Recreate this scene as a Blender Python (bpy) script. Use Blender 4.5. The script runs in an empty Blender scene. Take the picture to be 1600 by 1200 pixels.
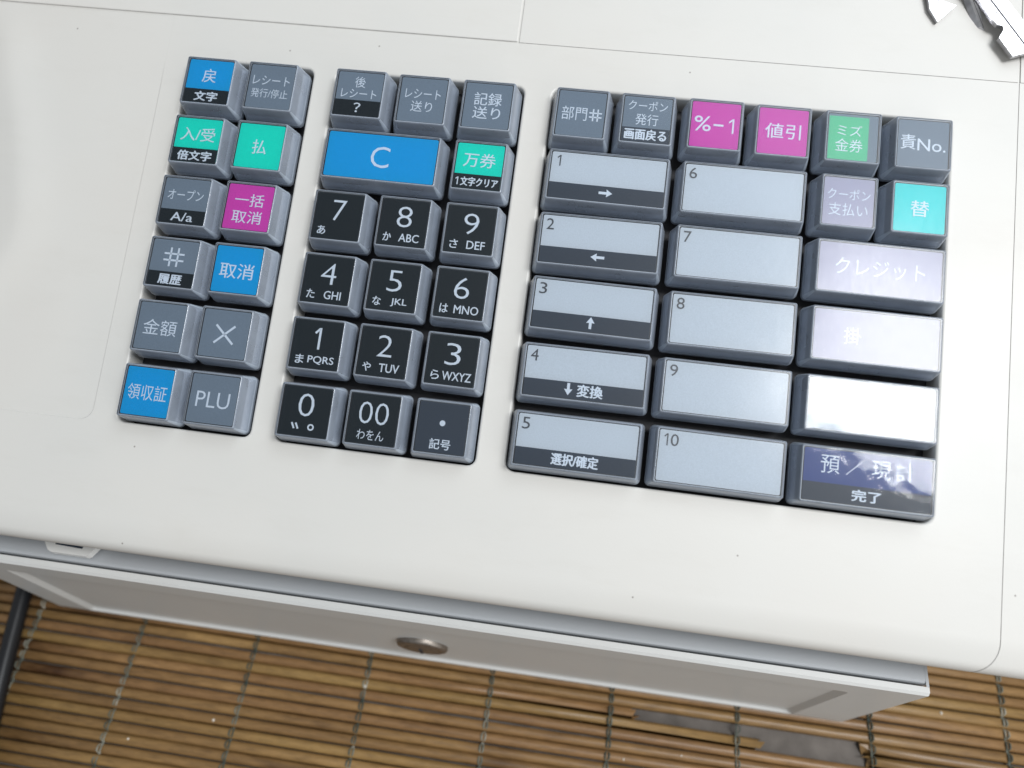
import bpy, math, random
from mathutils import Vector, Matrix
from mathutils.geometry import tessellate_polygon

random.seed(7)
scene = bpy.context.scene
COL = scene.collection
MM = 0.001
TH = math.radians(21.1)            # the keypad slopes down towards the operator
CT, ST = math.cos(TH), math.sin(TH)
FLOOR = 151.5                      # mm from the keypad origin down to the floor

# ------------------------------------------------------------------ camera
cam_d = bpy.data.cameras.new("camera")
cam = bpy.data.objects.new("camera", cam_d)
COL.objects.link(cam)
right = Vector((0.98995, 0.14084, -0.01307))
up = Vector((-0.11603, 0.86144, 0.49443))
back = Vector((0.0809, -0.48794, 0.86912))
cm = Matrix((right, up, back)).transposed().to_4x4()
cm.translation = Vector((0.1173, -0.17378, 0.14927 + FLOOR * MM))
cam.matrix_world = cm
cam_d.sensor_width = 36
cam_d.lens = 26.624
cam_d.clip_start = 0.005
cam_d.clip_end = 50
cam_d.dof.use_dof = True
cam_d.dof.focus_distance = 0.212
cam_d.dof.aperture_fstop = 8
scene.camera = cam

# ------------------------------------------------------------------ light
w = bpy.data.worlds.new("World")
scene.world = w
w.use_nodes = True
bg = w.node_tree.nodes["Background"]
bg.inputs[0].default_value = (0.93, 0.965, 1.0, 1)
bg.inputs[1].default_value = 0.31


def K(x, y, z):                    # keypad millimetres -> world metres
    return Vector((x, y * CT - z * ST, y * ST + z * CT + FLOOR)) * MM


def area(name, loc, target, sx, sy, power, col):
    l = bpy.data.lights.new(name, "AREA")
    l.shape = "RECTANGLE"
    l.size, l.size_y = sx, sy
    l.energy = power
    l.color = col
    o = bpy.data.objects.new(name, l)
    COL.objects.link(o)
    o.location = loc
    o.rotation_euler = (Vector(target) - Vector(loc)).to_track_quat("-Z", "Y").to_euler()
    return o


tgt = K(150, -50, 0)
area("ceiling_lamp", K(895, 245, 1500), tgt, 0.44, 0.60, 25.0, (0.98, 0.99, 1.0))
area("front_fill", K(580, -480, 260), K(190, -110, -60), 0.5, 0.5, 1.15, (1.0, 0.985, 0.96))  # added fill from the front, brightens the drawer face and mat
area("upper_fill", K(560, 700, 900), tgt, 0.95, 0.7, 6.2, (0.86, 0.935, 1.0))  # added soft fill from above, also veils the upper key tops

scene.view_settings.view_transform = "Standard"
scene.view_settings.look = "None"
scene.view_settings.exposure = 0.0
scene.view_settings.gamma = 1.0


# ------------------------------------------------------------------ materials
def newmat(name):
    m = bpy.data.materials.new(name)
    m.use_nodes = True
    nt = m.node_tree
    nt.nodes.clear()
    out = nt.nodes.new("ShaderNodeOutputMaterial")
    return m, nt, out


def nd(nt, t, **kw):
    n = nt.nodes.new(t)
    for k, v in kw.items():
        if k in n.inputs:
            n.inputs[k].default_value = v
        else:
            setattr(n, k, v)
    return n


def coords(nt, scale=(1, 1, 1), rnd=False):
    tc = nt.nodes.new("ShaderNodeTexCoord")
    mp = nt.nodes.new("ShaderNodeMapping")
    mp.inputs["Scale"].default_value = scale
    nt.links.new(tc.outputs["Object"], mp.inputs["Vector"])
    if rnd:
        oi = nt.nodes.new("ShaderNodeObjectInfo")
        mu = nd(nt, "ShaderNodeMath", operation="MULTIPLY")
        mu.inputs[1].default_value = 37.0
        nt.links.new(oi.outputs["Random"], mu.inputs[0])
        cb = nt.nodes.new("ShaderNodeCombineXYZ")
        for i in range(3):
            nt.links.new(mu.outputs[0], cb.inputs[i])
        nt.links.new(cb.outputs[0], mp.inputs["Location"])
    return mp.outputs[0]


def noise(nt, vec, scale, detail=3, rough=0.5):
    n = nd(nt, "ShaderNodeTexNoise", Scale=scale, Detail=detail, Roughness=rough)
    nt.links.new(vec, n.inputs["Vector"])
    return n.outputs["Fac"]


def ramp(nt, fac, stops):
    r = nt.nodes.new("ShaderNodeValToRGB")
    e = r.color_ramp.elements
    while len(e) < len(stops):
        e.new(0.5)
    for i, (p, c) in enumerate(stops):
        e[i].position = p
        e[i].color = c if len(c) == 4 else (*c, 1)
    nt.links.new(fac, r.inputs[0])
    return r.outputs[0]


def bump(nt, h, strength, dist):
    b = nd(nt, "ShaderNodeBump", Strength=strength, Distance=dist)
    nt.links.new(h, b.inputs["Height"])
    return b.outputs[0]


def simple(name, col, rough=0.5, metal=0.0, spec=0.5, grain=0.0, gscale=2500, bstr=0.0, coat=0.0):
    m, nt, out = newmat(name)
    p = nd(nt, "ShaderNodeBsdfPrincipled", Roughness=rough, Metallic=metal)
    p.inputs["Base Color"].default_value = (*col, 1)
    p.inputs["Specular IOR Level"].default_value = spec
    p.inputs["Coat Weight"].default_value = coat
    if grain or bstr:
        v = coords(nt)
        f = noise(nt, v, gscale, 2)
        if grain:
            lo = tuple(max(0, c * (1 - grain)) for c in col)
            hi = tuple(c * (1 + grain) for c in col)
            nt.links.new(ramp(nt, f, [(0.3, lo), (0.7, hi)]), p.inputs["Base Color"])
        if bstr:
            nt.links.new(bump(nt, f, bstr, 0.0001), p.inputs["Normal"])
    nt.links.new(p.outputs[0], out.inputs[0])
    return m


def plastic(name, col, rough, speck=True):
    """moulded plastic: fine grain relief, slight yellowing, a few specks of dirt"""
    m, nt, out = newmat(name)
    p = nd(nt, "ShaderNodeBsdfPrincipled", Roughness=rough)
    v = coords(nt)
    big = noise(nt, v, 14, 3)
    base = ramp(nt, big, [(0.32, (col[0] * .97, col[1] * .978, col[2] * .985)), (0.5, col), (0.68, (col[0] * .992, col[1] * .982, col[2] * .975))])
    # faint hand grime in long rubbed marks
    v5 = coords(nt, (1, 3.5, 1))
    gr = ramp(nt, noise(nt, v5, 42, 6, 0.72), [(0.52, (1, 1, 1)), (0.78, (0.88, 0.865, 0.84))])
    gm = nd(nt, "ShaderNodeMix", data_type="RGBA", blend_type="MULTIPLY")
    gm.inputs[0].default_value = 0.22
    nt.links.new(base, gm.inputs[6])
    nt.links.new(gr, gm.inputs[7])
    base = gm.outputs[2]
    if speck:
        vo = nd(nt, "ShaderNodeTexVoronoi", voronoi_dimensions="2D", Scale=42.0)
        nt.links.new(v, vo.inputs["Vector"])
        dist = ramp(nt, vo.outputs["Distance"], [(0.007, (1, 1, 1)), (0.013, (0, 0, 0))])
        pick = nt.nodes.new("ShaderNodeSeparateColor")
        nt.links.new(vo.outputs["Color"], pick.inputs[0])
        gt = nd(nt, "ShaderNodeMath", operation="GREATER_THAN")
        gt.inputs[1].default_value = 0.84
        nt.links.new(pick.outputs[0], gt.inputs[0])
        mu = nd(nt, "ShaderNodeMath", operation="MULTIPLY")
        nt.links.new(dist, mu.inputs[0])
        nt.links.new(gt.outputs[0], mu.inputs[1])
        mx = nd(nt, "ShaderNodeMix", data_type="RGBA")
        nt.links.new(mu.outputs[0], mx.inputs[0])
        nt.links.new(base, mx.inputs[6])
        mx.inputs[7].default_value = (0.25, 0.23, 0.21, 1)
        base = mx.outputs[2]
    nt.links.new(base, p.inputs["Base Color"])
    fine = noise(nt, v, 1600, 2)
    nt.links.new(bump(nt, fine, 0.18, 0.00006), p.inputs["Normal"])
    rr = nd(nt, "ShaderNodeMapRange")
    rr.inputs[3].default_value = rough - 0.05
    rr.inputs[4].default_value = rough + 0.08
    nt.links.new(noise(nt, v, 30, 4), rr.inputs[0])
    nt.links.new(rr.outputs[0], p.inputs["Roughness"])
    nt.links.new(p.outputs[0], out.inputs[0])
    return m


def clear(name, haze, hazecol, rough, ior=1.5, tint=(1, 1, 1), streak=False, wave=1.0):
    """thin clear moulded plastic: see-through, slightly milky, mirror-like by Fresnel"""
    m, nt, out = newmat(name)
    tr = nd(nt, "ShaderNodeBsdfTransparent")
    tr.inputs[0].default_value = (*tint, 1)
    df = nd(nt, "ShaderNodeBsdfDiffuse")
    df.inputs[0].default_value = (*hazecol, 1)
    m1 = nd(nt, "ShaderNodeMixShader")
    m1.inputs[0].default_value = haze
    nt.links.new(tr.outputs[0], m1.inputs[1])
    nt.links.new(df.outputs[0], m1.inputs[2])
    gl = nd(nt, "ShaderNodeBsdfGlossy", Roughness=rough)
    fr = nd(nt, "ShaderNodeFresnel", IOR=ior)
    m2 = nd(nt, "ShaderNodeMixShader")
    nt.links.new(fr.outputs[0], m2.inputs[0])
    nt.links.new(m1.outputs[0], m2.inputs[1])
    gl2 = nd(nt, "ShaderNodeBsdfGlossy", Roughness=0.42)
    mg = nd(nt, "ShaderNodeMixShader")
    mg.inputs[0].default_value = 0.42
    nt.links.new(gl.outputs[0], mg.inputs[1])
    nt.links.new(gl2.outputs[0], mg.inputs[2])
    nt.links.new(mg.outputs[0], m2.inputs[2])
    v = coords(nt, (1, 1, 1), True)
    if streak:
        # worn top: hand-rubbed hairlines and slightly wavy moulding
        v2 = coords(nt, (9, 1.2, 1), True)
        s = noise(nt, v2, 260, 4, 0.65)
        wv = noise(nt, v, 90, 2)
        r = nd(nt, "ShaderNodeMapRange")
        r.inputs[1].default_value = 0.3
        r.inputs[2].default_value = 0.7
        r.inputs[3].default_value = rough * 0.75
        r.inputs[4].default_value = rough * 1.3
        nt.links.new(s, r.inputs[0])
        nt.links.new(r.outputs[0], gl.inputs["Roughness"])
        b1 = nd(nt, "ShaderNodeBump", Strength=0.3, Distance=0.00015 * wave)
        nt.links.new(wv, b1.inputs["Height"])
        b2 = nd(nt, "ShaderNodeBump", Strength=0.12, Distance=0.00001)
        nt.links.new(s, b2.inputs["Height"])
        nt.links.new(b1.outputs[0], b2.inputs["Normal"])
        nt.links.new(b1.outputs[0], gl.inputs["Normal"])
    else:
        nt.links.new(bump(nt, noise(nt, v, 260, 3), 0.5, 0.00012), gl.inputs["Normal"])
        rr = nd(nt, "ShaderNodeMapRange")
        rr.inputs[3].default_value = haze * 0.7
        rr.inputs[4].default_value = min(1, haze * 1.3)
        nt.links.new(noise(nt, v, 140, 3), rr.inputs[0])
        nt.links.new(rr.outputs[0], m1.inputs[0])
    nt.links.new(m2.outputs[0], out.inputs[0])
    return m


def card(name, col, rough=0.55):
    """printed paper card with halftone grain"""
    m, nt, out = newmat(name)
    p = nd(nt, "ShaderNodeBsdfPrincipled", Roughness=rough)
    v = coords(nt, (1, 1, 1), True)
    f = noise(nt, v, 3000, 2, 0.7)
    lo = tuple(c * 0.94 for c in col)
    hi = tuple(min(1, c * 1.06 + 0.002) for c in col)
    nt.links.new(ramp(nt, f, [(0.3, lo), (0.7, hi)]), p.inputs["Base Color"])
    p.inputs["Specular IOR Level"].default_value = 0.05
    nt.links.new(p.outputs[0], out.inputs[0])
    return m


M = {}
M["body"] = plastic("ivory_plastic", (0.585, 0.575, 0.545), 0.42)
M["body2"] = plastic("ivory_plastic_cover", (0.59, 0.58, 0.55), 0.45)
M["inlay"] = plastic("ivory_plastic_inlay", (0.57, 0.575, 0.555), 0.4)
M["dark"] = simple("dark_chassis", (0.022, 0.023, 0.028), 0.6)
M["core"] = simple("slate_key_body", (0.03, 0.04, 0.052), 0.5, grain=0.1, gscale=900)
M["skirt"] = simple("lightened_key_skirt", (0.42, 0.48, 0.58), 0.4)  # pale colour imitates light gathering low in the clear sides
M["capside"] = clear("smoky_clear_side", 0.30, (0.68, 0.77, 0.91), 0.14, 1.5)
M["captop"] = clear("clear_top", 0.0, (0.6, 0.66, 0.75), 0.17, 1.52, streak=True)
M["captopw"] = clear("creased_clear_top", 0.0, (0.6, 0.66, 0.75), 0.06, 1.52, streak=True, wave=3.0)
M["capedge"] = clear("pale_edge_highlight", 0.62, (0.55, 0.63, 0.73), 0.22, 1.5)  # pale colour stands in for highlights on rim, corners and inner edge
M["blue"] = card("blue_card", (0.0, 0.29, 0.62))
M["teal"] = card("teal_card", (0.0, 0.60, 0.49))
M["indigo"] = card("indigo_card", (0.04, 0.07, 0.22))
M["mint"] = card("mint_card", (0.08, 0.46, 0.27))
M["aqua"] = card("aqua_card", (0.0, 0.56, 0.58))
M["magenta"] = card("magenta_card", (0.50, 0.05, 0.38))
M["grey"] = card("grey_card", (0.15, 0.20, 0.26))
M["lavender"] = card("lavender_card", (0.31, 0.32, 0.44))
M["black"] = card("black_card", (0.007, 0.014, 0.020))
M["soot"] = card("charcoal_card", (0.034, 0.048, 0.070))
M["white"] = card("white_card", (0.45, 0.515, 0.585))
M["ink_white"] = simple("white_print", (0.56, 0.65, 0.76), 0.6)
M["ink_dark"] = simple("dark_print", (0.03, 0.04, 0.055), 0.5)
M["drawer"] = plastic("grey_painted_steel", (0.62, 0.63, 0.62), 0.38, speck=False)
M["case"] = plastic("blue_grey_painted_steel", (0.44, 0.465, 0.49), 0.36, speck=True)
M["nickel"] = simple("worn_nickel", (0.30, 0.27, 0.24), 0.5, 1.0, grain=0.15, gscale=600)
M["steel"] = simple("bright_key_steel", (0.55, 0.55, 0.57), 0.3, 1.0, grain=0.08, gscale=900, bstr=0.4)
M["groove_shade"] = simple("painted_groove_shade", (0.18, 0.17, 0.17), 0.5)
M["rubber"] = simple("black_rubber", (0.008, 0.009, 0.011), 0.36)
M["tab"] = simple("white_tab", (0.8, 0.8, 0.78), 0.4)
M["bits"] = simple("pale_crumb", (0.7, 0.66, 0.58), 0.8)


def bamboo():
    m, nt, out = newmat("bamboo")
    p = nd(nt, "ShaderNodeBsdfPrincipled", Roughness=0.42)
    oi = nt.nodes.new("ShaderNodeObjectInfo")
    tone = ramp(nt, oi.outputs["Random"], [
        (0.0, (0.185, 0.105, 0.044)), (0.3, (0.235, 0.143, 0.058)),
        (0.55, (0.215, 0.118, 0.054)), (0.8, (0.250, 0.160, 0.060)), (1.0, (0.195, 0.112, 0.045))])
    v = coords(nt, (0.16, 1, 1), True)
    g = noise(nt, v, 900, 5, 0.7)
    v3 = coords(nt, (0.35, 1, 1), True)
    blotch = noise(nt, v3, 46, 4, 0.6)
    mx = nd(nt, "ShaderNodeMix", data_type="RGBA", blend_type="MULTIPLY")
    mx.inputs[0].default_value = 1.0
    nt.links.new(tone, mx.inputs[6])
    nt.links.new(ramp(nt, g, [(0.25, (0.62, 0.6, 0.55)), (0.6, (1.1, 1.08, 1.02))]), mx.inputs[7])
    mx2 = nd(nt, "ShaderNodeMix", data_type="RGBA", blend_type="MULTIPLY")
    mx2.inputs[0].default_value = 1.0
    nt.links.new(mx.outputs[2], mx2.inputs[6])
    nt.links.new(ramp(nt, blotch, [(0.27, (0.28, 0.22, 0.2)), (0.40, (0.85, 0.82, 0.8)), (0.6, (1.05, 1.05, 1.0)), (0.74, (1.45, 1.5, 1.5))]), mx2.inputs[7])
    nt.links.new(mx2.outputs[2], p.inputs["Base Color"])
    nt.links.new(bump(nt, g, 0.5, 0.0001), p.inputs["Normal"])
    nt.links.new(p.outputs[0], out.inputs[0])
    return m


def thread_mat():
    m, nt, out = newmat("grey_thread")
    p = nd(nt, "ShaderNodeBsdfPrincipled", Roughness=0.8)
    v = coords(nt)
    nt.links.new(ramp(nt, noise(nt, v, 120, 3), [(0.45, (0.04, 0.055, 0.045)), (0.6, (0.15, 0.16, 0.13)), (0.72, (0.36, 0.34, 0.28))]), p.inputs["Base Color"])
    nt.links.new(p.outputs[0], out.inputs[0])
    return m


def floor_mat():
    m, nt, out = newmat("worn_grey_cloth")
    p = nd(nt, "ShaderNodeBsdfPrincipled", Roughness=0.9)
    v = coords(nt, (1, 1, 1))
    wv = nd(nt, "ShaderNodeTexWave", Scale=500.0, Distortion=2.0)
    nt.links.new(v, wv.inputs["Vector"])
    a = ramp(nt, noise(nt, v, 90, 5), [(0.3, (0.10, 0.088, 0.078)), (0.7, (0.20, 0.178, 0.160))])
    mx = nd(nt, "ShaderNodeMix", data_type="RGBA", blend_type="MULTIPLY")
    mx.inputs[0].default_value = 0.35
    nt.links.new(a, mx.inputs[6])
    nt.links.new(wv.outputs["Color"], mx.inputs[7])
    nt.links.new(mx.outputs[2], p.inputs["Base Color"])
    nt.links.new(p.outputs[0], out.inputs[0])
    return m


M["bamboo"] = bamboo()
M["thread"] = thread_mat()
M["floor"] = floor_mat()


# ------------------------------------------------------------------ mesh helpers (millimetres in, metres out)
class MB:
    def __init__(s):
        s.v, s.f, s.mi, s.sm = [], [], [], []

    def add(s, vs, fs, mi=0, smooth=False):
        n = len(s.v)
        s.v += [tuple(v) for v in vs]
        for f in fs:
            s.f.append([i + n for i in f])
            s.mi.append(mi)
            s.sm.append(smooth)

    def loft(s, rings, cap0=False, cap1=False, mi=0, mis=None, smooth=False):
        """rings: lists of the same number of points; one material index per band in mis"""
        n = len(rings[0])
        base = len(s.v)
        for r in rings:
            s.v += [tuple(p) for p in r]
        for k in range(len(rings) - 1):
            for i in range(n):
                j = (i + 1) % n
                s.f.append([base + k * n + i, base + k * n + j, base + (k + 1) * n + j, base + (k + 1) * n + i])
                s.mi.append(mis[k] if mis else mi)
                s.sm.append(smooth)
        if cap0:
            s.f.append([base + i for i in range(n)][::-1]); s.mi.append(mis[0] if mis else mi); s.sm.append(False)
        if cap1:
            b = base + (len(rings) - 1) * n
            s.f.append([b + i for i in range(n)]); s.mi.append(mis[-1] if mis else mi); s.sm.append(False)

    def box(s, x0, x1, y0, y1, z0, z1, mi=0):
        vs = [(x, y, z) for z in (z0, z1) for y in (y0, y1) for x in (x0, x1)]
        s.add(vs, [(0, 2, 3, 1), (4, 5, 7, 6), (0, 1, 5, 4), (2, 6, 7, 3), (0, 4, 6, 2), (1, 3, 7, 5)], mi)

    def mesh(s, name, mats):
        me = bpy.data.meshes.new(name)
        me.from_pydata([(x * MM, y * MM, z * MM) for x, y, z in s.v], [], s.f)
        for m in mats:
            me.materials.append(m)
        me.polygons.foreach_set("material_index", s.mi)
        me.polygons.foreach_set("use_smooth", s.sm)
        me.update()
        return me

    def build(s, name, mats, parent=None, loc=(0, 0, 0)):
        if not isinstance(mats, (list, tuple)):
            mats = [mats]
        return link(name, s.mesh(name, mats), parent, loc)


def link(name, me, parent=None, loc=(0, 0, 0)):
    o = bpy.data.objects.new(name, me)
    COL.objects.link(o)
    o.parent = parent
    o.location = Vector(loc) * MM
    return o


def tag(o, label=None, cat=None, group=None, kind=None):
    for k, v in (("label", label), ("category", cat), ("group", group), ("kind", kind)):
        if v:
            o[k] = v
    return o


def rrect(cx, cy, a, b, r, z, n=4):
    pts = []
    for qx, qy, a0 in ((1, 1, 0), (-1, 1, 90), (-1, -1, 180), (1, -1, 270)):
        for i in range(n + 1):
            t = math.radians(a0 + 90 * i / n)
            pts.append((cx + qx * (a - r) + r * math.cos(t), cy + qy * (b - r) + r * math.sin(t), z))
    return pts


# ------------------------------------------------------------------ cash register root
reg = bpy.data.objects.new("cash_register", None)
COL.objects.link(reg)
reg.location = (0, 0, FLOOR * MM)
reg.rotation_euler = (TH, 0, 0)
tag(reg, "ivory plastic cash register with sloping keypad of clear capped Japanese keys", "cash register")

PZ = -5.0                          # panel surface
YB = 23.4                          # seam behind the keypad
YR = -129.0                        # where the front edge starts to roll down
RR = 14.0
XL, XS, XR = -108.0, 231.6, 264.0
holes = [  # cx, cy, half w, half h, corner radius
    (9.4, -46.4, 19.6, 55.9, 2.2),
    (64.55, -46.4, 28.4, 55.9, 2.2),
    (157.6, -46.2, 56.3, 56.2, 2.6),
]
INX0, INX1, INY0, INY1 = -108.5, -17.6, -103.2, 23.1


def flat_with_holes(mb, outer, loops, z, mi=0):
    polys = [[Vector((x, y, 0)) for x, y in outer]] + [[Vector((p[0], p[1], 0)) for p in l] for l in loops]
    tri = tessellate_polygon(polys)
    flat = [p for l in polys for p in l]
    fs = []
    for t in tri:
        a, b, c = [flat[i] for i in t]
        n = (b - a).cross(c - a)
        fs.append(t if n.z > 0 else t[::-1])
    mb.add([(p.x, p.y, z) for p in flat], fs, mi)


# keypad panel: flat top with four openings, front edge rolled over
mb = MB()
ring_out = [rrect(cx, cy, a + .7, b + .7, r + .7, PZ) for cx, cy, a, b, r in holes]
inlay_loop = [(XL, INY1), (XL, INY0)]
ir = 4.0
for i in range(7):
    t = math.radians(270 + 90 * i / 6)
    inlay_loop.append((INX1 - ir + ir * math.cos(t), INY0 + ir + ir * math.sin(t)))
inlay_loop.append((INX1, INY1))
outer = [(XL, YR), (XS, YR), (XS, YB), (XL, YB), (XL, INY1), (INX1, INY1)] + \
    [(p[0], p[1]) for p in inlay_loop[2:-1]][::-1] + [(XL, INY0)]
flat_with_holes(mb, outer, ring_out, PZ)


def roll_profile(off=0.0):
    """gentle fall of 14 degrees, then a tight front edge, then straight down"""
    pr = [(YR, PZ - off), (YR - .3, PZ - off)]
    y, z, q = YR - .3, PZ, math.radians(14)
    for i in range(1, 7):
        t = q * i / 6
        pr.append((y - 25 * math.sin(t) + off * math.sin(t), z - 25 + 25 * math.cos(t) - off * math.cos(t)))
    y, z = y - 25 * math.sin(q) + 4.2 * math.sin(q), z - 25 + 25 * math.cos(q) - 4.2 * math.cos(q)
    for i in range(1, 13):
        t = q + (math.radians(90) - q) * i / 12
        pr.append((y - (4.2 - off) * math.sin(t), z + (4.2 - off) * math.cos(t)))
    yf = pr[-1][0]
    return pr + [(yf, -27.0), (yf + .8, -27.8), (yf + 9, -27.8)]


prof = roll_profile()


def seam_x(i):
    t = (YR - prof[min(i, len(prof) - 4)][0]) / 9.2 + max(0, i - len(prof) + 4) * .15
    return XS - 4.5 * max(0, t) ** 2.6


def strip(mb, fx0, fx1, nx=2):
    vs, fs = [], []
    for i, (y, z) in enumerate(prof):
        a, b = fx0(i), fx1(i)
        for k in range(nx + 1):
            vs.append((a + (b - a) * k / nx, y, z))
    n = nx + 1
    for i in range(len(prof) - 1):
        for k in range(nx):
            fs.append((i * n + k, (i + 1) * n + k, (i + 1) * n + k + 1, i * n + k + 1))
    mb.add(vs, fs, 0, True)


strip(mb, lambda i: XL, seam_x, 8)
for cx, cy, a, b, r in holes:     # rounded lips and walls of the key openings
    rings = []
    for d, z in ((.7, 0), (.45, -.05), (.22, -.2), (.06, -.45), (0, -.8), (0, -7.2)):
        rings.append(rrect(cx, cy, a + d, b + d, r + d, PZ + z)[::-1])
    mb.loft(rings, smooth=True)
# soft step down into the side inlay, dying out towards the rear


def step_depth(y):
    return .30 * min(1, max(0, (9 - y) / 22)) + .012


lo_, li_ = [], []
for x in (XL, -60, -30):
    lo_.append((x, INY0)); li_.append((x, INY0 + .3))
for i in range(7):
    t = math.radians(270 + 90 * i / 6)
    lo_.append((INX1 - ir + ir * math.cos(t), INY0 + ir + ir * math.sin(t)))
    li_.append((INX1 - ir + (ir - .3) * math.cos(t), INY0 + ir + (ir - .3) * math.sin(t)))
for y in (-80, -60, -40, -20, -10, 0, 9, 15, INY1):
    lo_.append((INX1, y)); li_.append((INX1 - .3, y))
n = len(lo_)
mb.add([(x, y, PZ) for x, y in lo_] + [(x, y, PZ - step_depth(y)) for x, y in li_], [(i, i + 1, n + i + 1, n + i) for i in range(n - 1)])
# end wall
mb.add([(XL, YB, PZ)] + [(XL, y, z) for y, z in prof] + [(XL, YB, -27.8)], [list(range(len(prof) + 2))])
mb.build("keypad_panel", M["body"], reg)

# shallow moulded inlay at the left with a crease where the surface falls away
mb = MB()
curve = [(40, -76), (12, -70.9), (8.2, -70.2), (-5.7, -65.2), (-18.9, -60.2), (-38.8, -54.8), (-51.9, -52.5), (-59.4, -55.5), (-72, -64), (-90, -80), (-120, -105)]


def crease(y):
    for (y0, x0), (y1, x1) in zip(curve, curve[1:]):
        if y1 <= y <= y0:
            return x0 + (x1 - x0) * (y0 - y) / (y0 - y1)
    return -105


nx, ny = 64, 60
vs, fs = [], []
gx0, gx1, gy0, gy1 = XL, INX1 + .25, INY0 - .25, INY1 + .25
for j in range(ny + 1):
    y = gy0 + (gy1 - gy0) * j / ny
    cx_ = sum(crease(y + k * 3) for k in (-2, -1, 0, 1, 2)) / 5
    xmax = gx1
    if y < gy0 + ir:
        q = gy0 + ir - y
        xmax = gx1 - ir + math.sqrt(max(0, ir * ir - q * q))
    for i in range(nx + 1):
        x = gx0 + (xmax - gx0) * i / nx
        d = cx_ - x
        # soft threshold: rises gently to the crease, then drops
        drop = 0.0 if d < -18 else 0
        rise = 0.9 * math.exp(-((d + 0.0) / 9.0) ** 2) if d < 0 else 0.9 * math.exp(-(d / 30.0) ** 2)
        soft = math.log1p(math.exp(max(-30, min(30, d / .8)))) * .8
        fade = min(1, max(0, (y - gy0) / 30)) * min(1, max(0, (gy1 - y) / 14))
        z = PZ - step_depth(y) + (rise * .9 - soft * .11) * fade - (.02 if fade == 0 else 0)
        vs.append((x, y, z))
n = nx + 1
for j in range(ny):
    for i in range(nx):
        fs.append((j * n + i, j * n + i + 1, (j + 1) * n + i + 1, (j + 1) * n + i))
mb.add(vs, fs, 0, True)
mb.build("side_inlay", M["body"], reg)

# right-hand side piece
mb = MB()
G = 0.32
mb.add([(XS + G, YR, PZ), (XR, YR, PZ), (XR, YB, PZ), (XS + G, YB, PZ)], [(0, 1, 2, 3)])
strip(mb, lambda i: seam_x(i) + G, lambda i: XR, 3)
mb.add([(XR, YB, PZ)] + [(XR, y, z) for y, z in prof] + [(XR, YB, -27.8)], [list(range(len(prof) + 2))[::-1]])
# rebate under the joint with the keypad panel
full = prof
prof = roll_profile(.16)
mb.add([(XS - .6, YR, PZ - .16), (XS + .8, YR, PZ - .16), (XS + .8, YB, PZ - .16), (XS - .6, YB, PZ - .16)], [(0, 1, 2, 3)])
strip(mb, lambda i: seam_x(i) - .6, lambda i: seam_x(i) + .8, 1)
prof = full
mb.add([(XS + G, YB, PZ), (XS + G, YR, PZ), (XS + G, YR, -12), (XS + G, YB, -12)], [(0, 1, 2, 3)])
mb.build("side_panel", M["body2"], reg)


# rear covers: receipt printer lid on the left, plain deck on the right
def slab(name, x0, x1, y0, y1, z, mat, r=0.35, depth=5):
    mb = MB()
    cx, cy, a, b = (x0 + x1) / 2, (y0 + y1) / 2, (x1 - x0) / 2, (y1 - y0) / 2
    rings = [rrect(cx, cy, a, b, r + .1, z - depth), rrect(cx, cy, a, b, r + .1, z - r),
             rrect(cx, cy, a - r * .3, b - r * .3, r, z - r * .3), rrect(cx, cy, a - r, b - r, .1, z)]
    mb.loft(rings, cap1=True)
    return mb.build(name, mat, reg)


slab("printer_cover", XL, 88.95, YB + .32, 130, PZ + .1, M["body2"], .3)
slab("rear_deck", 89.45, XS - .1, YB + .12, 130, PZ + .05, M["body"], .08)
slab("rear_side_panel", XS + .45, XR, YB + .12, 130, PZ + .05, M["body"], .08)

# chassis: black key bed below the openings
mb = MB()
mb.box(XL + 1, XR - 1, YR - 6, 129, -13.2, -12.2)
mb.build("key_bed", M["dark"], reg)
mb = MB()
mb.add([(XL + 1, YB - .6, PZ - .26), (XR - 1, YB - .6, PZ - .26), (XR - 1, 128, PZ - .26), (XL + 1, 128, PZ - .26)], [(0, 1, 2, 3)])
mb.build("cover_seat", M["body"], reg)
# lower housing, standing on the cash drawer
mb = MB()


def inv(yw, zw):                   # world-levelled (y, z) -> keypad (y, z)
    return (yw * CT + zw * ST, -yw * ST + zw * CT)


pf = [inv(-109, -79.7), (YR + 4, -13.4), (128, -13.4), inv(95, -79.7)]
mb.add([(XL + 2, y, z) for y, z in pf] + [(XR - 2, y, z) for y, z in pf],
       [(3, 2, 1, 0), (4, 5, 6, 7), (0, 1, 5, 4), (1, 2, 6, 5), (2, 3, 7, 6), (3, 0, 4, 7)])
mb.build("lower_housing", M["body"], reg)
# white release tab under the front edge
mb = MB()
rows = []
for zt in (-79.0, -76.6):
    rows.append([(x, *inv(y, zt)) for x, y in ((-40.8, -116), (-42.0, -118.5), (-37.2, -124.0), (-36.2, -124.5), (-24.6, -124.5), (-23.8, -124.0), (-21.2, -119), (-21.6, -116))])
mb.loft(rows, cap0=True, cap1=True)
tb = mb.build("release_tab", M["tab"], reg)
mb = MB()
rows = [[(x, *inv(y, zt)) for x, y in ((-36, -119.5), (-35.4, -122.1), (-26.6, -122.4), (-26.0, -119.6))] for zt in (-76.62, -76.45)]
mb.loft(rows, cap0=True, cap1=True)
mb.build("finger_slot", M["soot"], tb)

# ------------------------------------------------------------------ text
_tc = {}


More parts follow.
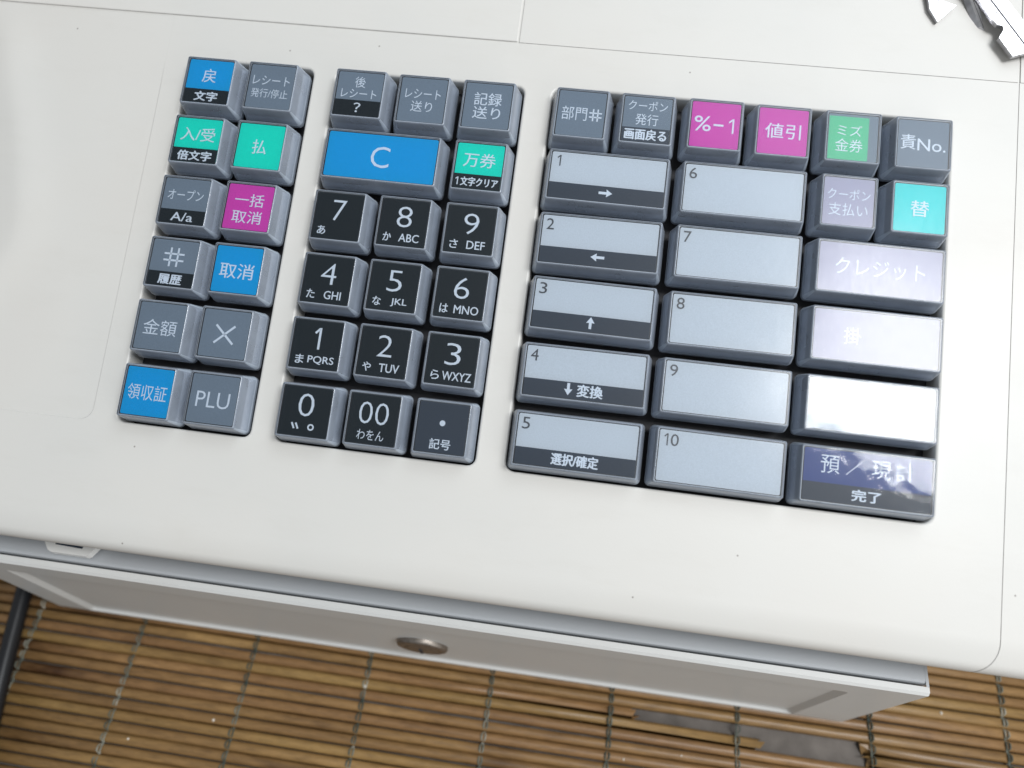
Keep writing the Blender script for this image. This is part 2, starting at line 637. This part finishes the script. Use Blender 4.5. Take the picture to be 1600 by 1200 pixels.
def glyphs(s, bold):
    """outline of a string set in the built-in font, normalised to a unit box"""
    if (s, bold) in _tc:
        return _tc[(s, bold)]
    cu = bpy.data.curves.new("t", "FONT")
    cu.body = s
    cu.resolution_u = 3
    cu.offset = bold
    ob = bpy.data.objects.new("t", cu)
    COL.objects.link(ob)
    dg = bpy.context.evaluated_depsgraph_get()
    me = bpy.data.meshes.new_from_object(ob.evaluated_get(dg))
    vs = [(v.co.x, v.co.y) for v in me.vertices]
    fs = [tuple(p.vertices) for p in me.polygons]
    bpy.data.objects.remove(ob)
    bpy.data.curves.remove(cu)
    bpy.data.meshes.remove(me)
    x0, x1 = min(v[0] for v in vs), max(v[0] for v in vs)
    y0, y1 = min(v[1] for v in vs), max(v[1] for v in vs)
    vs = [((x - (x0 + x1) / 2) / (x1 - x0), (y - (y0 + y1) / 2) / (y1 - y0)) for x, y in vs]
    _tc[(s, bold)] = (vs, fs)
    return vs, fs


TZ = 0.09


def put(mb, s, cx, cy, w_, h_, bold=0.0):
    """bold > 0: struck several times with a small shift, as heavy print"""
    if s == "1":
        t = max(.3, h_ * .105)
        xr = cx + w_ * .22
        bar(mb, xr, cy - h_ / 2, xr, cy + h_ / 2, t)
        bar(mb, xr - w_ * .62, cy + h_ * .24, xr - t * .3, cy + h_ * .455, t * .95)
        return
    vs, fs = glyphs(s, min(bold, 0))
    offs = [(0, 0)]
    if bold > 0:
        e = bold * 9
        offs = [(-e, 0), (e, 0), (0, -e * .6), (0, e * .6)]
    for q, (ox, oy) in enumerate(offs):
        mb.add([(cx + ox + x * w_, cy + oy + y * h_, TZ + q * .004) for x, y in vs], fs)


def bar(mb, x0, y0, x1, y1, t):
    d = Vector((x1 - x0, y1 - y0)).normalized()
    n = Vector((-d.y, d.x)) * t / 2
    mb.add([(x0 - n.x, y0 - n.y, TZ), (x1 - n.x, y1 - n.y, TZ), (x1 + n.x, y1 + n.y, TZ), (x0 + n.x, y0 + n.y, TZ)], [(0, 1, 2, 3)])


def hashmark(mb, cx, cy, w_, h_, t=.55):
    for s in (-1, 1):
        bar(mb, cx - w_ / 2, cy + s * h_ * .17, cx + w_ / 2, cy + s * h_ * .17, t)
    for s in (-1, 1):
        bar(mb, cx + s * w_ * .18, cy - h_ / 2, cx + s * w_ * .18, cy + s * 0 + h_ / 2, t)


def disc(mb, cx, cy, r, r2=0, n=20):
    if r2:
        vs = [(cx + q * math.cos(2 * math.pi * i / n), cy + q * math.sin(2 * math.pi * i / n), TZ) for q in (r2, r) for i in range(n)]
        mb.add(vs, [(i, n + i, n + (i + 1) % n, (i + 1) % n) for i in range(n)])
    else:
        mb.add([(cx + r * math.cos(2 * math.pi * i / n), cy + r * math.sin(2 * math.pi * i / n), TZ) for i in range(n)], [list(range(n))])


def arrow(mb, cx, cy, ang, L=3.9, t=.75, hw=1.15, hl=1.6):
    c, s = math.cos(math.radians(ang)), math.sin(math.radians(ang))
    pts = [(-L / 2, -t / 2), (L / 2 - hl, -t / 2), (L / 2 - hl * 1.05, -hw), (L / 2, 0), (L / 2 - hl * 1.05, hw), (L / 2 - hl, t / 2), (-L / 2, t / 2)]
    P = [(cx + x * c - y * s, cy + x * s + y * c, TZ) for x, y in pts]
    mb.add(P, [(0, 1, 5, 6), (1, 3, 5), (1, 2, 3), (3, 4, 5)])


# ------------------------------------------------------------------ keys
PY = 18.672
PX, PX2 = 19.0, 18.81
OFF = [0.0, 45.53, 110.32]
LH = 6.72


def key_mesh(a):
    """slate inner body; paler foot colour imitates light low in the clear sides"""
    mb = MB()
    b = 7.05
    rings = [rrect(0, 0, a + 1.8, 8.0, 1.2, -7.6), rrect(0, 0, a + 1.8, 8.0, 1.2, -6.0), rrect(0, 0, a + 1.55, 7.8, 1.2, -5.5),
             rrect(0, 0, a + .75, b + .25, .9, -4.0), rrect(0, 0, a + .32, b, .7, -.5), rrect(0, 0, a + .1, b - .2, .5, -.15)]
    mb.loft(rings, cap1=True, mis=[1, 1, 1, 0, 0], smooth=False)
    return mb.mesh("key", [M["core"], M["skirt"]])


def cap_mesh(a):
    """clear outer cap: glossy top, bevelled edges, flared sides, foot rim, two moulding notches"""
    mb = MB()
    ba, bb = a + 2.17, 8.37
    rings = [rrect(0, 0, ba, bb, 1.45, -7.4, 5), rrect(0, 0, ba, bb, 1.45, -6.1, 5), rrect(0, 0, ba - .12, bb - .12, 1.4, -5.7, 5),
             rrect(0, 0, a + .85, LH + .78, .6, .02, 5), rrect(0, 0, a + .70, LH + .63, .55, .40, 5), rrect(0, 0, a + .42, LH + .36, .45, .55, 5)]
    mb.loft(rings, cap1=True, mis=[1, 2, 1, 1, 1], smooth=True)
    for i in range(24):            # corner faces coloured pale as painted ridge highlights
        if i % 6 in (1, 2, 3):
            mb.mi[2 * 24 + i] = 2
    mb.mi[-1] = 0
    # pale line outside the card, a painted reflection in the cap edge
    inner = [rrect(0, 0, a + .42, LH + .36, .5, .18, 5), rrect(0, 0, a + .30, LH + .24, .4, .16, 5)]
    mb.loft(inner, mi=2)
    return mb.mesh("key_cap", [M["captop"], M["capside"], M["capedge"]])


def creased(me):
    c = me.copy()
    c.materials[0] = M["captopw"]
    return c


KM, CM = {}, {}
for wd, a in ((1, 6.7), (2, 16.0)):
    KM[wd], CM[wd] = key_mesh(a), cap_mesh(a)


def card_part(name, x0, x1, y0, y1, z, mat, parent, r=.45):
    mb = MB()
    cx, cy, a, b = (x0 + x1) / 2, (y0 + y1) / 2, (x1 - x0) / 2, (y1 - y0) / 2
    mb.loft([rrect(cx, cy, a, b, r, z - .1, 3), rrect(cx, cy, a, b, r, z, 3)], cap1=True)
    return mb.build(name, mat, parent)


def make_key(g, c, r, wd, top, band, bandy, draw, draw2=None, label=None, ink="ink_white", card_x=None, tilt=None):
    pit = PX if g < 2 else PX2
    k = link("key", KM[wd], reg, (OFF[g] + c * pit + random.uniform(-.12, .12), -r * PY + random.uniform(-.1, .1), random.uniform(-.12, .05)))
    k.rotation_euler = (random.uniform(-.006, .006), random.uniform(-.006, .006), random.uniform(-.006, .006))
    if label:
        k["label"] = label
    if tilt:
        k.rotation_euler = tilt
    cp = link("key_cap", creased(CM[wd]) if tilt else CM[wd], k)
    a = 6.7 if wd == 1 else 16.0
    x0, x1 = card_x if card_x else (-a, a)
    if card_x:
        card_part("label_card", -a, a, -LH, LH, -.02, M["grey"], k)
        card_part("label_card", x0, x1, -LH + .1, LH - .7, .02, M[top], k, .15)
    elif band:
        card_part("label_card", x0, x1, -LH, LH, 0, M[top], k)
        card_part("label_band", x0, x1, -LH, bandy, .045, M[band], k, .06)
    else:
        card_part("label_card", x0, x1, -LH, LH, 0, M[top], k)
    if draw:
        mb = MB()
        draw(mb)
        mb.build("legend", M[ink], k)
    if draw2:
        mb = MB()
        draw2(mb)
        mb.build("legend", M["ink_white"], k)
    return k


def T(*items):
    def f(mb):
        for it in items:
            put(mb, *it)
    return f


B1 = .014
# left block: two columns
make_key(0, 0, 0, 1, "blue", "black", -2.45, T(("戻", 0, 1.85, 4.2, 4.3, .004), ("文字", 0, -4.7, 6.9, 2.9, B1)), label="blue and black key marked 戻 and 文字")
make_key(0, 1, 0, 1, "grey", None, 0, T(("レシート", 0, 1.95, 11.2, 2.9), ("発行/停止", 0, -2.1, 11.1, 2.8)), label="grey key for receipt issue and stop")
make_key(0, 0, 1, 1, "teal", "black", -2.45, T(("入/受", 0, 1.85, 10.3, 4.2, .004), ("倍文字", 0, -4.75, 10.2, 2.9, B1)), label="green and black key marked 入/受")
make_key(0, 1, 1, 1, "teal", None, 0, T(("払", 0, -.2, 4.2, 4.4, .004)), label="plain green key marked 払")
make_key(0, 0, 2, 1, "grey", "black", -2.6, T(("オープン", 0, 1.9, 10.7, 3.2), ("A/a", 0, -4.75, 6.5, 2.6, .005)), label="grey and black key marked A/a")
make_key(0, 1, 2, 1, "magenta", None, 0, T(("一括", 0, 2.15, 8.6, 3.8, .004), ("取消", 0, -2.95, 8.8, 3.8, .004)), label="magenta key marked 一括 取消")


def d_hash(mb):
    hashmark(mb, 0, 1.75, 6.0, 5.6)
    put(mb, "履歴", 0, -4.8, 6.8, 2.8, B1)


make_key(0, 0, 3, 1, "grey", "black", -2.6, d_hash, label="grey and black key with hash mark")
make_key(0, 1, 3, 1, "blue", None, 0, T(("取消", 0, -.4, 10.0, 4.5, .004)), label="blue key marked 取消")
make_key(0, 0, 4, 1, "grey", None, 0, T(("金額", 0, -.3, 9.8, 4.5)), label="grey key marked 金額")


def d_x(mb):
    bar(mb, -2.75, -2.75, 2.75, 2.45, .62)
    bar(mb, -2.75, 2.45, 2.75, -2.75, .62)


make_key(0, 1, 4, 1, "grey", None, 0, d_x, label="grey key with multiplication cross")
make_key(0, 0, 5, 1, "blue", None, 0, T(("領収証", 0, -.2, 11.4, 4.4)), label="blue key marked 領収証")
make_key(0, 1, 5, 1, "grey", None, 0, T(("PLU", 0, -.2, 9.6, 4.4, -.004)), label="grey key marked PLU")

# middle block: number keys
make_key(1, 0, 0, 1, "grey", "black", -1.9, T(("後", 0, 3.7, 3.2, 3.4), ("レシート", 0, .1, 10.5, 2.7), ("？", 0, -4.2, 2.0, 2.9, .006)), label="grey and black key with question mark")
make_key(1, 1, 0, 1, "grey", None, 0, T(("レシート", 0, 1.9, 10.4, 2.9), ("送り", 0, -2.0, 6.3, 3.3)), label="grey receipt feed key")
make_key(1, 2, 0, 1, "grey", None, 0, T(("記録", 0, 2.0, 8.0, 3.9, .004), ("送り", 0, -2.2, 8.0, 3.7, .004)), label="grey key marked 記録 送り")
make_key(1, .5, 1, 2, "blue", None, 0, T(("C", -.2, 0, 5.5, 6.4, -.004)), label="double width blue key marked C")
make_key(1, 2, 1, 1, "teal", "black", -2.45, T(("万券", 0, 1.85, 9.2, 4.3, .004), ("1", -5.7, -4.7, 1.0, 2.3), ("文字クリア", .7, -4.7, 10.6, 2.6, .01)), label="green and black key marked 万券")
DG = [
    (0, 2, "7", "あ", None, 3.9, 0), (1, 2, "8", "か", "ABC", 4.3, 5.7), (2, 2, "9", "さ", "DEF", 4.3, 5.1),
    (0, 3, "4", "た", "GHI", 4.4, 4.8), (1, 3, "5", "な", "JKL", 4.2, 4.5), (2, 3, "6", "は", "MNO", 4.3, 6.8),
    (0, 4, "1", "ま", "PQRS", 2.2, 7.3), (1, 4, "2", "や", "TUV", 4.2, 5.6), (2, 4, "3", "ら", "WXYZ", 4.3, 8.0),
]
for c, r, dgt, kana, lat, wdt, lw in DG:
    its = [(dgt, .15, 1.75, wdt, 6.1, -.012), (kana, -4.15, -4.35, 2.3, 2.5, .006)]
    if lat:
        its.append((lat, 2.1 if lw < 7 else 1.85, -4.35, lw, 2.35, .004))
    make_key(1, c, r, 1, "black", None, 0, T(*its), label="black number key %s" % dgt)


def d_zero(mb):
    put(mb, "0", 0, 1.8, 4.4, 6.3, -.012)
    bar(mb, -3.3, -3.3, -2.5, -4.9, .5)
    bar(mb, -2.2, -3.3, -1.4, -4.9, .5)
    disc(mb, 2.1, -4.15, .92, .5)


make_key(1, 0, 5, 1, "black", None, 0, d_zero, label="black number key 0")
make_key(1, 1, 5, 1, "black", None, 0, T(("00", 0, 1.7, 8.2, 6.0, -.012), ("わをん", -.2, -4.3, 7.5, 2.7)), label="black key 00")


def d_dot(mb):
    disc(mb, 0, 1.3, .78)
    put(mb, "記号", 0, -4.4, 5.7, 2.8, .006)


make_key(1, 2, 5, 1, "soot", None, 0, d_dot, label="charcoal decimal point key")


# right block: department and payment keys
def d_dept(mb):
    put(mb, "部門", -1.9, 0, 7.2, 4.1)
    hashmark(mb, 4.1, -.1, 3.6, 3.7, .42)


make_key(2, 0, 0, 1, "grey", None, 0, d_dept, label="grey key marked 部門")
make_key(2, 1, 0, 1, "grey", "soot", -2.5, T(("クーポン", 0, 4.2, 11.0, 2.9), ("発行", 0, 0, 6.4, 3.4), ("画面戻る", 0, -4.5, 11.6, 3.2, B1)), label="grey and charcoal key marked 画面戻る")
make_key(2, 2, 0, 1, "magenta", None, 0, T(("%", -3.5, .2, 4.6, 4.5, .004), ("-", .9, .0, 2.7, .55, .004), ("1", 4.5, .0, 1.9, 4.4, .004)), label="magenta key marked %-1")
make_key(2, 3, 0, 1, "magenta", None, 0, T(("値引", 0, .1, 9.7, 4.4, .004)), label="magenta key marked 値引")
make_key(2, 4, 0, 1, "mint", None, 0, T(("ミズ", -.9, 2.0, 6.6, 3.2), ("金券", -.9, -2.4, 7.4, 3.8)), label="grey key with narrow green card", card_x=(-6.5, 4.2))
make_key(2, 5, 0, 1, "grey", None, 0, T(("責", -4.0, .3, 3.9, 4.3, .004), ("No.", 2.2, -.3, 7.4, 3.5, .004)), label="grey key marked 責No.")


def d_num(s, w_):
    if s == "10":
        return lambda mb: (put(mb, "1", -14.2, 4.2, 1.3, 3.2), put(mb, "0", -12.0, 4.2, 2.1, 3.2))
    return lambda mb: put(mb, s, -13.9, 4.2, w_, 3.2)


for i, (s, extra) in enumerate((("1", 0), ("2", 180), ("3", 90), ("4", None), ("5", None))):
    if extra is not None:
        d2 = (lambda an: (lambda mb: arrow(mb, 0, -4.2, an, 3.8 if an != 90 else 3.3)))(extra)
    elif s == "4":
        def d2(mb):
            arrow(mb, -3.9, -4.2, 270, 3.3)
            put(mb, "変換", 1.9, -4.3, 6.8, 3.3, B1)
    else:
        def d2(mb):
            put(mb, "選択/確定", 0, -4.4, 12.4, 3.1, B1)
    make_key(2, .5, i + 1, 2, "white", "soot", -2.2, d_num(s, 1.3 if s == "1" else 2.1), d2, label="double width white and charcoal key %s" % s, ink="ink_dark")
for i, s in enumerate(("6", "7", "8", "9", "10")):
    make_key(2, 2.5, i + 1, 2, "white", None, 0, d_num(s, 2.1 if len(s) == 1 else 4.2), label="double width white key %s" % s, ink="ink_dark")
make_key(2, 4, 1, 1, "lavender", None, 0, T(("クーポン", 0, 2.1, 11.4, 3.1), ("支払い", 0, -2.3, 10.4, 3.6)), label="lavender coupon payment key")
make_key(2, 5, 1, 1, "aqua", None, 0, T(("替", 0, -.1, 4.8, 4.5, .004)), label="aqua key marked 替")
make_key(2, 4.5, 2, 2, "lavender", None, 0, T(("クレジット", 0, .3, 23.5, 4.8)), label="double width lavender credit key")
make_key(2, 4.5, 3, 2, "lavender", None, 0, T(("掛", -6, 0, 4.6, 4.6),), label="double width lavender key marked 掛")
make_key(2, 4.5, 4, 2, "white", None, 0, None, label="double width blank key, whitened to imitate glare", tilt=(0, -.008, 0))  # white card stands in for glare over a darker card
make_key(2, 4.5, 5, 2, "indigo", "soot", -2.0, T(("預", -9.4, 2.9, 4.8, 4.7), ("／", -3.0, 2.9, 4.8, 4.5), ("現", 3.4, 2.9, 4.8, 4.7), ("計", 9.4, 2.9, 4.8, 4.7), ("完了", 0, -4.3, 7.2, 2.9, B1)), label="double width dark key marked 預／現計", tilt=(-.007, -.013, 0))

# ------------------------------------------------------------------ cash drawer
DX0, DX1 = -71.0, 226.4
drw = bpy.data.objects.new("cash_box", None)
COL.objects.link(drw)
drw.location = (0.077, 0.0, (FLOOR - 148.3) * MM)
tag(drw, "grey painted steel cash drawer with round key lock under the register", "cash drawer")


def D(x, y, z):                    # levelled register frame -> drawer frame
    return (x - 77, y, z + 148.3)


mb = MB()
pr = [(-126.0, -147), (-126.0, -81.0), (-125.7, -80.3), (-125.0, -80.0), (180, -80), (180, -147)]
mb.add([D(x, y, z) for x in (DX0 + .2, DX1 - .2) for y, z in pr],
       [(5, 4, 3, 2, 1, 0), (6, 7, 8, 9, 10, 11)] + [(i, (i + 1) % 6, 6 + (i + 1) % 6, 6 + i) for i in range(6)])
# raised side walls whose edges show as a bright line at the ends
for xa in (DX0, DX1 - .8):
    mb.box(xa - 77, xa + .8 - 77, -126.72, 180, 68.25, 68.34)
mb.build("drawer_case", M["case"], drw)

mb = MB()
xs = [DX0, DX0 + .3, -57.6, -56.6, -55.6, 75, 206.4, 207.4, 208.4, DX1 - .3, DX1]
rows = [(-80.35, 0), (-80.8, 0), (-90.8, 0), (-91.4, .02), (-92.6, 1), (-128.5, 1), (-140.0, 1), (-145.0, 1), (-145.9, .75), (-146.6, .1), (-147.0, 0), (-147.6, .1)]
vs, fs = [], []
for j, (z, inn) in enumerate(rows):
    for i, x in enumerate(xs):
        rec = inn if 3 <= i <= 7 else 0
        if i in (3, 7):
            rec *= .5
        y = -129.1 + rec * 1.3
        if i in (0, len(xs) - 1):
            y += .25
        if j in (0, len(rows) - 1):
            y += .45
        vs.append(D(x, y, z))
n = len(xs)
for j in range(len(rows) - 1):
    for i in range(n - 1):
        fs.append((j * n + i, (j + 1) * n + i, (j + 1) * n + i + 1, j * n + i + 1))
mb.add(vs, fs)
YS = -126.75
top = [D(x, YS, -80.0) for x in xs]
mid = [D(x, -128.3, -80.0) for x in xs]
b0 = len(mb.v)
mb.add(mid + top, [(i, i + 1, n + i + 1, n + i) for i in range(n - 1)])
mb.add([vs[i] for i in range(n)] + mid, [(i, i + 1, n + i + 1, n + i) for i in range(n - 1)])
mb.add([D(x, YS, z) for x in (DX0, DX1) for z in (-80, -147.2)], [(0, 1, 3, 2)])
for xi in (0, n - 1):
    side = [D(xs[xi], YS, -80), D(xs[xi], -128.3, -80)] + [vs[j * n + xi] for j in range(len(rows))] + [D(xs[xi], YS, -147.2)]
    mb.add(side, [list(range(len(side)))])
fr = mb.build("drawer_front", M["drawer"], drw)


def turned(mb, cx, cz, pts, n=40, mi=0):
    """rings of (radius, y) round a horizontal axis"""
    rings = [[D(cx + r * math.cos(2 * math.pi * i / n), y, cz + r * math.sin(2 * math.pi * i / n)) for i in range(n)] for r, y in pts]
    mb.loft(rings, cap1=True, mi=mi, smooth=True)


mb = MB()
turned(mb, 76.0, -122.0, [(8.9, -127.7), (8.9, -128.9), (8.5, -129.4), (7.6, -129.7), (6.4, -129.8), (6.1, -129.55), (5.8, -129.85), (4.5, -130.1), (.3, -130.25)])
lk = mb.build("lock", M["nickel"], drw)
mb = MB()
mb.box(75.5 - 77, 76.5 - 77, -130.6, -130.3, 148.3 - 125, 148.3 - 119)
mb.build("keyhole", M["dark"], lk)
for xf in (-60, 214):
    for yf in (-110, 160):
        mb = MB()
        mb.loft([[D(xf + r * math.cos(a * math.pi / 8), yf + r * math.sin(a * math.pi / 8), z) for a in range(16)] for r, z in ((8, -148.25), (9, -147.0))], cap0=True, cap1=True)
        mb.build("rubber_foot", M["rubber"], drw)

# ------------------------------------------------------------------ floor and bamboo mat
mb = MB()
mb.add([(-900, -900, 0), (1100, -900, 0), (1100, 1100, 0), (-900, 1100, 0)], [(0, 1, 2, 3)])
tag(mb.build("floor", M["floor"]), kind="structure")

mat_ = bpy.data.objects.new("bamboo_mat", None)
COL.objects.link(mat_)
mat_.location = (0.077, -0.14, 0)
tag(mat_, "brown bamboo slat mat bound with grey threads, under the cash drawer", "mat")
PITCH = 3.82
MX0, MX1 = -130.0, 345.0


def slat(x0, x1, y, ztop, broken=0):
    """broken: -1 / 1 splits the left / right end to a splinter"""
    mb = MB()
    segs = 4 if x1 - x0 > 100 else 2
    ph = random.uniform(0, 6)
    rings = []
    hw = PITCH * random.uniform(.485, .497)
    for k in range(segs + 1):
        x = x0 + (x1 - x0) * k / segs
        dy = .28 * math.sin(ph + k * 1.7)
        dz = .15 * math.sin(ph * 2 + k * 1.3)
        rings.append([(x - 77, y + dy + u * hw, q * ztop + dz) for u, q in ((-1, .1), (-.9, .70), (-.45, .96), (0, 1.0), (.45, .96), (.9, .70), (1, .1))])
    if broken:
        e = 0 if broken < 0 else -1
        cut = [(p[0] + broken * random.uniform(-2.5, 3.5), p[1] + (.9 if q % 2 else -.6) * (q < 4), p[2] * .85) for q, p in enumerate(rings[e])]
        rings[e] = cut
    mb.loft(rings, cap0=True, cap1=True, smooth=True)
    return mb.build("slat", M["bamboo"], mat_)


y = -60.0
ROW = []
while y > -236:
    ROW.append(y)
    y -= PITCH
GAP = min(range(len(ROW)), key=lambda i: abs(ROW[i] + 134.6))
for i, y in enumerate(ROW):
    zt = 3.0 + random.uniform(-.15, .15)
    if i == GAP:
        slat(MX0, 153, y + 140, zt, 1)
        slat(235.5, MX1, y + 140, zt, -1)
    elif i == GAP + 1:
        slat(MX0, 196, y + 140, zt, 1)
        slat(234.2, MX1, y + 140, zt, -1)
    else:
        slat(MX0, MX1, y + 140, zt)
# binding threads
for sx in (-122, -78, -35.5, 9.5, 53.8, 99.5, 143.8, 190, 236.5, 284.2, 330):
    mb = MB()
    for sgn in (-1, 1):
        pts = []
        for i, y in enumerate(ROW):
            for q, dz in ((.5, .35), (.2, .95), (-.2, .95)):
                x = sx + sgn * (.62 + .12 * math.sin(i * 1.9 + sgn)) * (1 if (q != .5) else .15) + .5 * math.sin(i * .13 + sx)
                pts.append((x - 77, y + 140 + q * PITCH, 3.3 * dz + (.25 if q != .5 else .2)))
        rings = []
        for k, p in enumerate(pts):
            r = .3
            rings.append([(p[0] + r * math.cos(a), p[1], p[2] + r * math.sin(a)) for a in [i * math.pi / 3 for i in range(6)]])
        mb.loft(rings, smooth=True)
    mb.build("binding_thread", M["thread"], mat_)
# crumbs of dirt on the mat
mb = MB()
random.seed(3)
for (x, y) in ((-26.5, -170.2), (22, -174), (54, -141), (88, -166), (109, -163), (170, -148), (262, -121), (150, -152), (2, -160)):
    r = random.uniform(.35, .7)
    vs = [(x - 77 + r * math.cos(a) * random.uniform(.7, 1.2), y + 140 + r * math.sin(a) * random.uniform(.7, 1.2), 3.1) for a in [i * math.pi / 3 for i in range(6)]]
    mb.add(vs + [(x - 77, y + 140, 3.1 + r)], [(i, (i + 1) % 6, 6) for i in range(6)])
tag(mb.build("crumbs", M["bits"], mat_), kind="stuff")

# ------------------------------------------------------------------ black cable on the mat
def tube(mb, pts, r, n=16):
    rings = []
    for i, p in enumerate(pts):
        a = Vector(pts[max(0, i - 1)]); b = Vector(pts[min(len(pts) - 1, i + 1)])
        t = (b - a).normalized()
        s = t.cross(Vector((0, 0, 1))).normalized()
        u = s.cross(t)
        rings.append([tuple(Vector(p) + (s * math.cos(q) + u * math.sin(q)) * r) for q in [2 * math.pi * k / n for k in range(n)]])
    mb.loft(rings, cap0=True, cap1=True, smooth=True)


mb = MB()
pts = []
for i in range(26):
    t = i / 25
    yy = -84 - 150 * t
    pts.append((-93.0 + (-84 - yy) * .225 - 3 * math.sin(t * 3), yy, 6.3))
tube(mb, pts, 3.0)
tag(mb.build("cable", M["rubber"]), "thick black cable lying on the bamboo mat at the left", "cable")


# ------------------------------------------------------------------ loose metal keys lying on the rear deck
def metal_key(name, tip, direction, tilt, z, outline, groove, label, roll=0.0, L=31.0, name_spine=False):
    """blade in local +x from the bow (x<0) to the tip (x=L), width in y"""
    o = bpy.data.objects.new(name, None)
    COL.objects.link(o)
    d = math.radians(direction)
    base = Vector((tip[0] - L * math.cos(d), tip[1] - L * math.sin(d), z))
    o.location = K(*base)
    o.rotation_euler = (Matrix.Rotation(TH, 3, "X") @ Matrix.Rotation(d, 3, "Z") @ Matrix.Rotation(tilt, 3, "Y") @ Matrix.Rotation(roll, 3, "X")).to_euler()
    tag(o, label, "key", "loose metal keys on the register")
    mb = MB()
    t = .8
    top = [(x, y, t) for x, y in outline]
    bot = [(x, y, -t) for x, y in outline]
    ins = [(x, y, 0) for x, y in outline]
    tri = tessellate_polygon([[Vector((x, y, 0)) for x, y in outline]])
    n = len(outline)
    mb.add(top, [f if (Vector(top[f[1]]) - Vector(top[f[0]])).cross(Vector(top[f[2]]) - Vector(top[f[0]])).z > 0 else f[::-1] for f in tri])
    mb.add(bot, [f if (Vector(bot[f[1]]) - Vector(bot[f[0]])).cross(Vector(bot[f[2]]) - Vector(bot[f[0]])).z < 0 else f[::-1] for f in tri])
    mb.add(bot + top, [(i, (i + 1) % n, n + (i + 1) % n, n + i) for i in range(n)])
    mb.build("blade", M["steel"], o)
    mb = MB()
    for y0, y1 in groove:
        mb.box(-1, L - 2.5, y0, y1, t - .05, t + .02)
    mb.build("groove", M["groove_shade"], o)  # dark strips laid on the blade stand in for shade in grooves
    if name_spine:
        mb = MB()
        mb.loft([[(x, y, t - .05) for x, y in ((-1, .2), (L - 3, .2), (L - 1.5, 1.0), (L - 1.5, 3.6), (-1, 3.6))],
                 [(x, y, t + .35) for x, y in ((-1, .45), (L - 3.2, .45), (L - 2, 1.2), (L - 2, 3.3), (-1, 3.3))]], cap1=True)
        mb.build("spine", M["steel"], o)
    mb = MB()
    rings = []
    for q, zz in ((4.2, 1.2), (11.0, 1.2), (11.4, .6), (11.4, -.6), (11.0, -1.2), (4.2, -1.2), (4.2, 1.2)):
        rings.append([(-10.5 + q * math.cos(2 * math.pi * k / 24), q * 1.05 * math.sin(2 * math.pi * k / 24), zz) for k in range(24)])
    mb.loft(rings)
    mb.build("bow", M["steel"], o)
    return o


cuts = [(-1, -2.2), (14, -2.2), (17.0, -2.4), (19.0, -2.2), (20.2, -1.2), (21.2, -1.6), (22.4, -3.9), (29.0, -4.0), (31.5, 3.2), (29, 4.0), (-1, 4.0)]
metal_key("metal_key", (232.6, 30.4), -52, .03, -1.6, cuts, [(-.5, -.3)], "silver key with notched blade pointing to the lower right of the register deck", L=31.0, roll=.10, name_spine=True)
cuts2 = [(-1, -3), (26, -3), (27.5, -1.5), (31, 3.4), (24.5, 3.4), (24, 2.2), (10, 2.2), (-1, 3)]
metal_key("metal_key", (209.5, 39.2), -79, .06, -2.6, [(x, y) for x, y in [(-1, -3), (26.5, -3), (30.6, -1.3), (26.2, 4.6), (24.6, 1.2), (14, .8), (-1, 3)]], [(-.4, -.22)], "silver key with cut off slanting tip, leftmost of the loose keys", L=31.0)
metal_key("metal_key", (223.0, 37.4), -64, .12, -2.6, [(-1, -2.6), (24, -2.6), (28, -2.2), (31, 0), (29, 1.8), (12, 2.0), (-1, 2.6)], [(-1.1, -.85), (.5, .75)], "narrow silver key between the other two loose keys, tip down", L=31.0, roll=-.5)
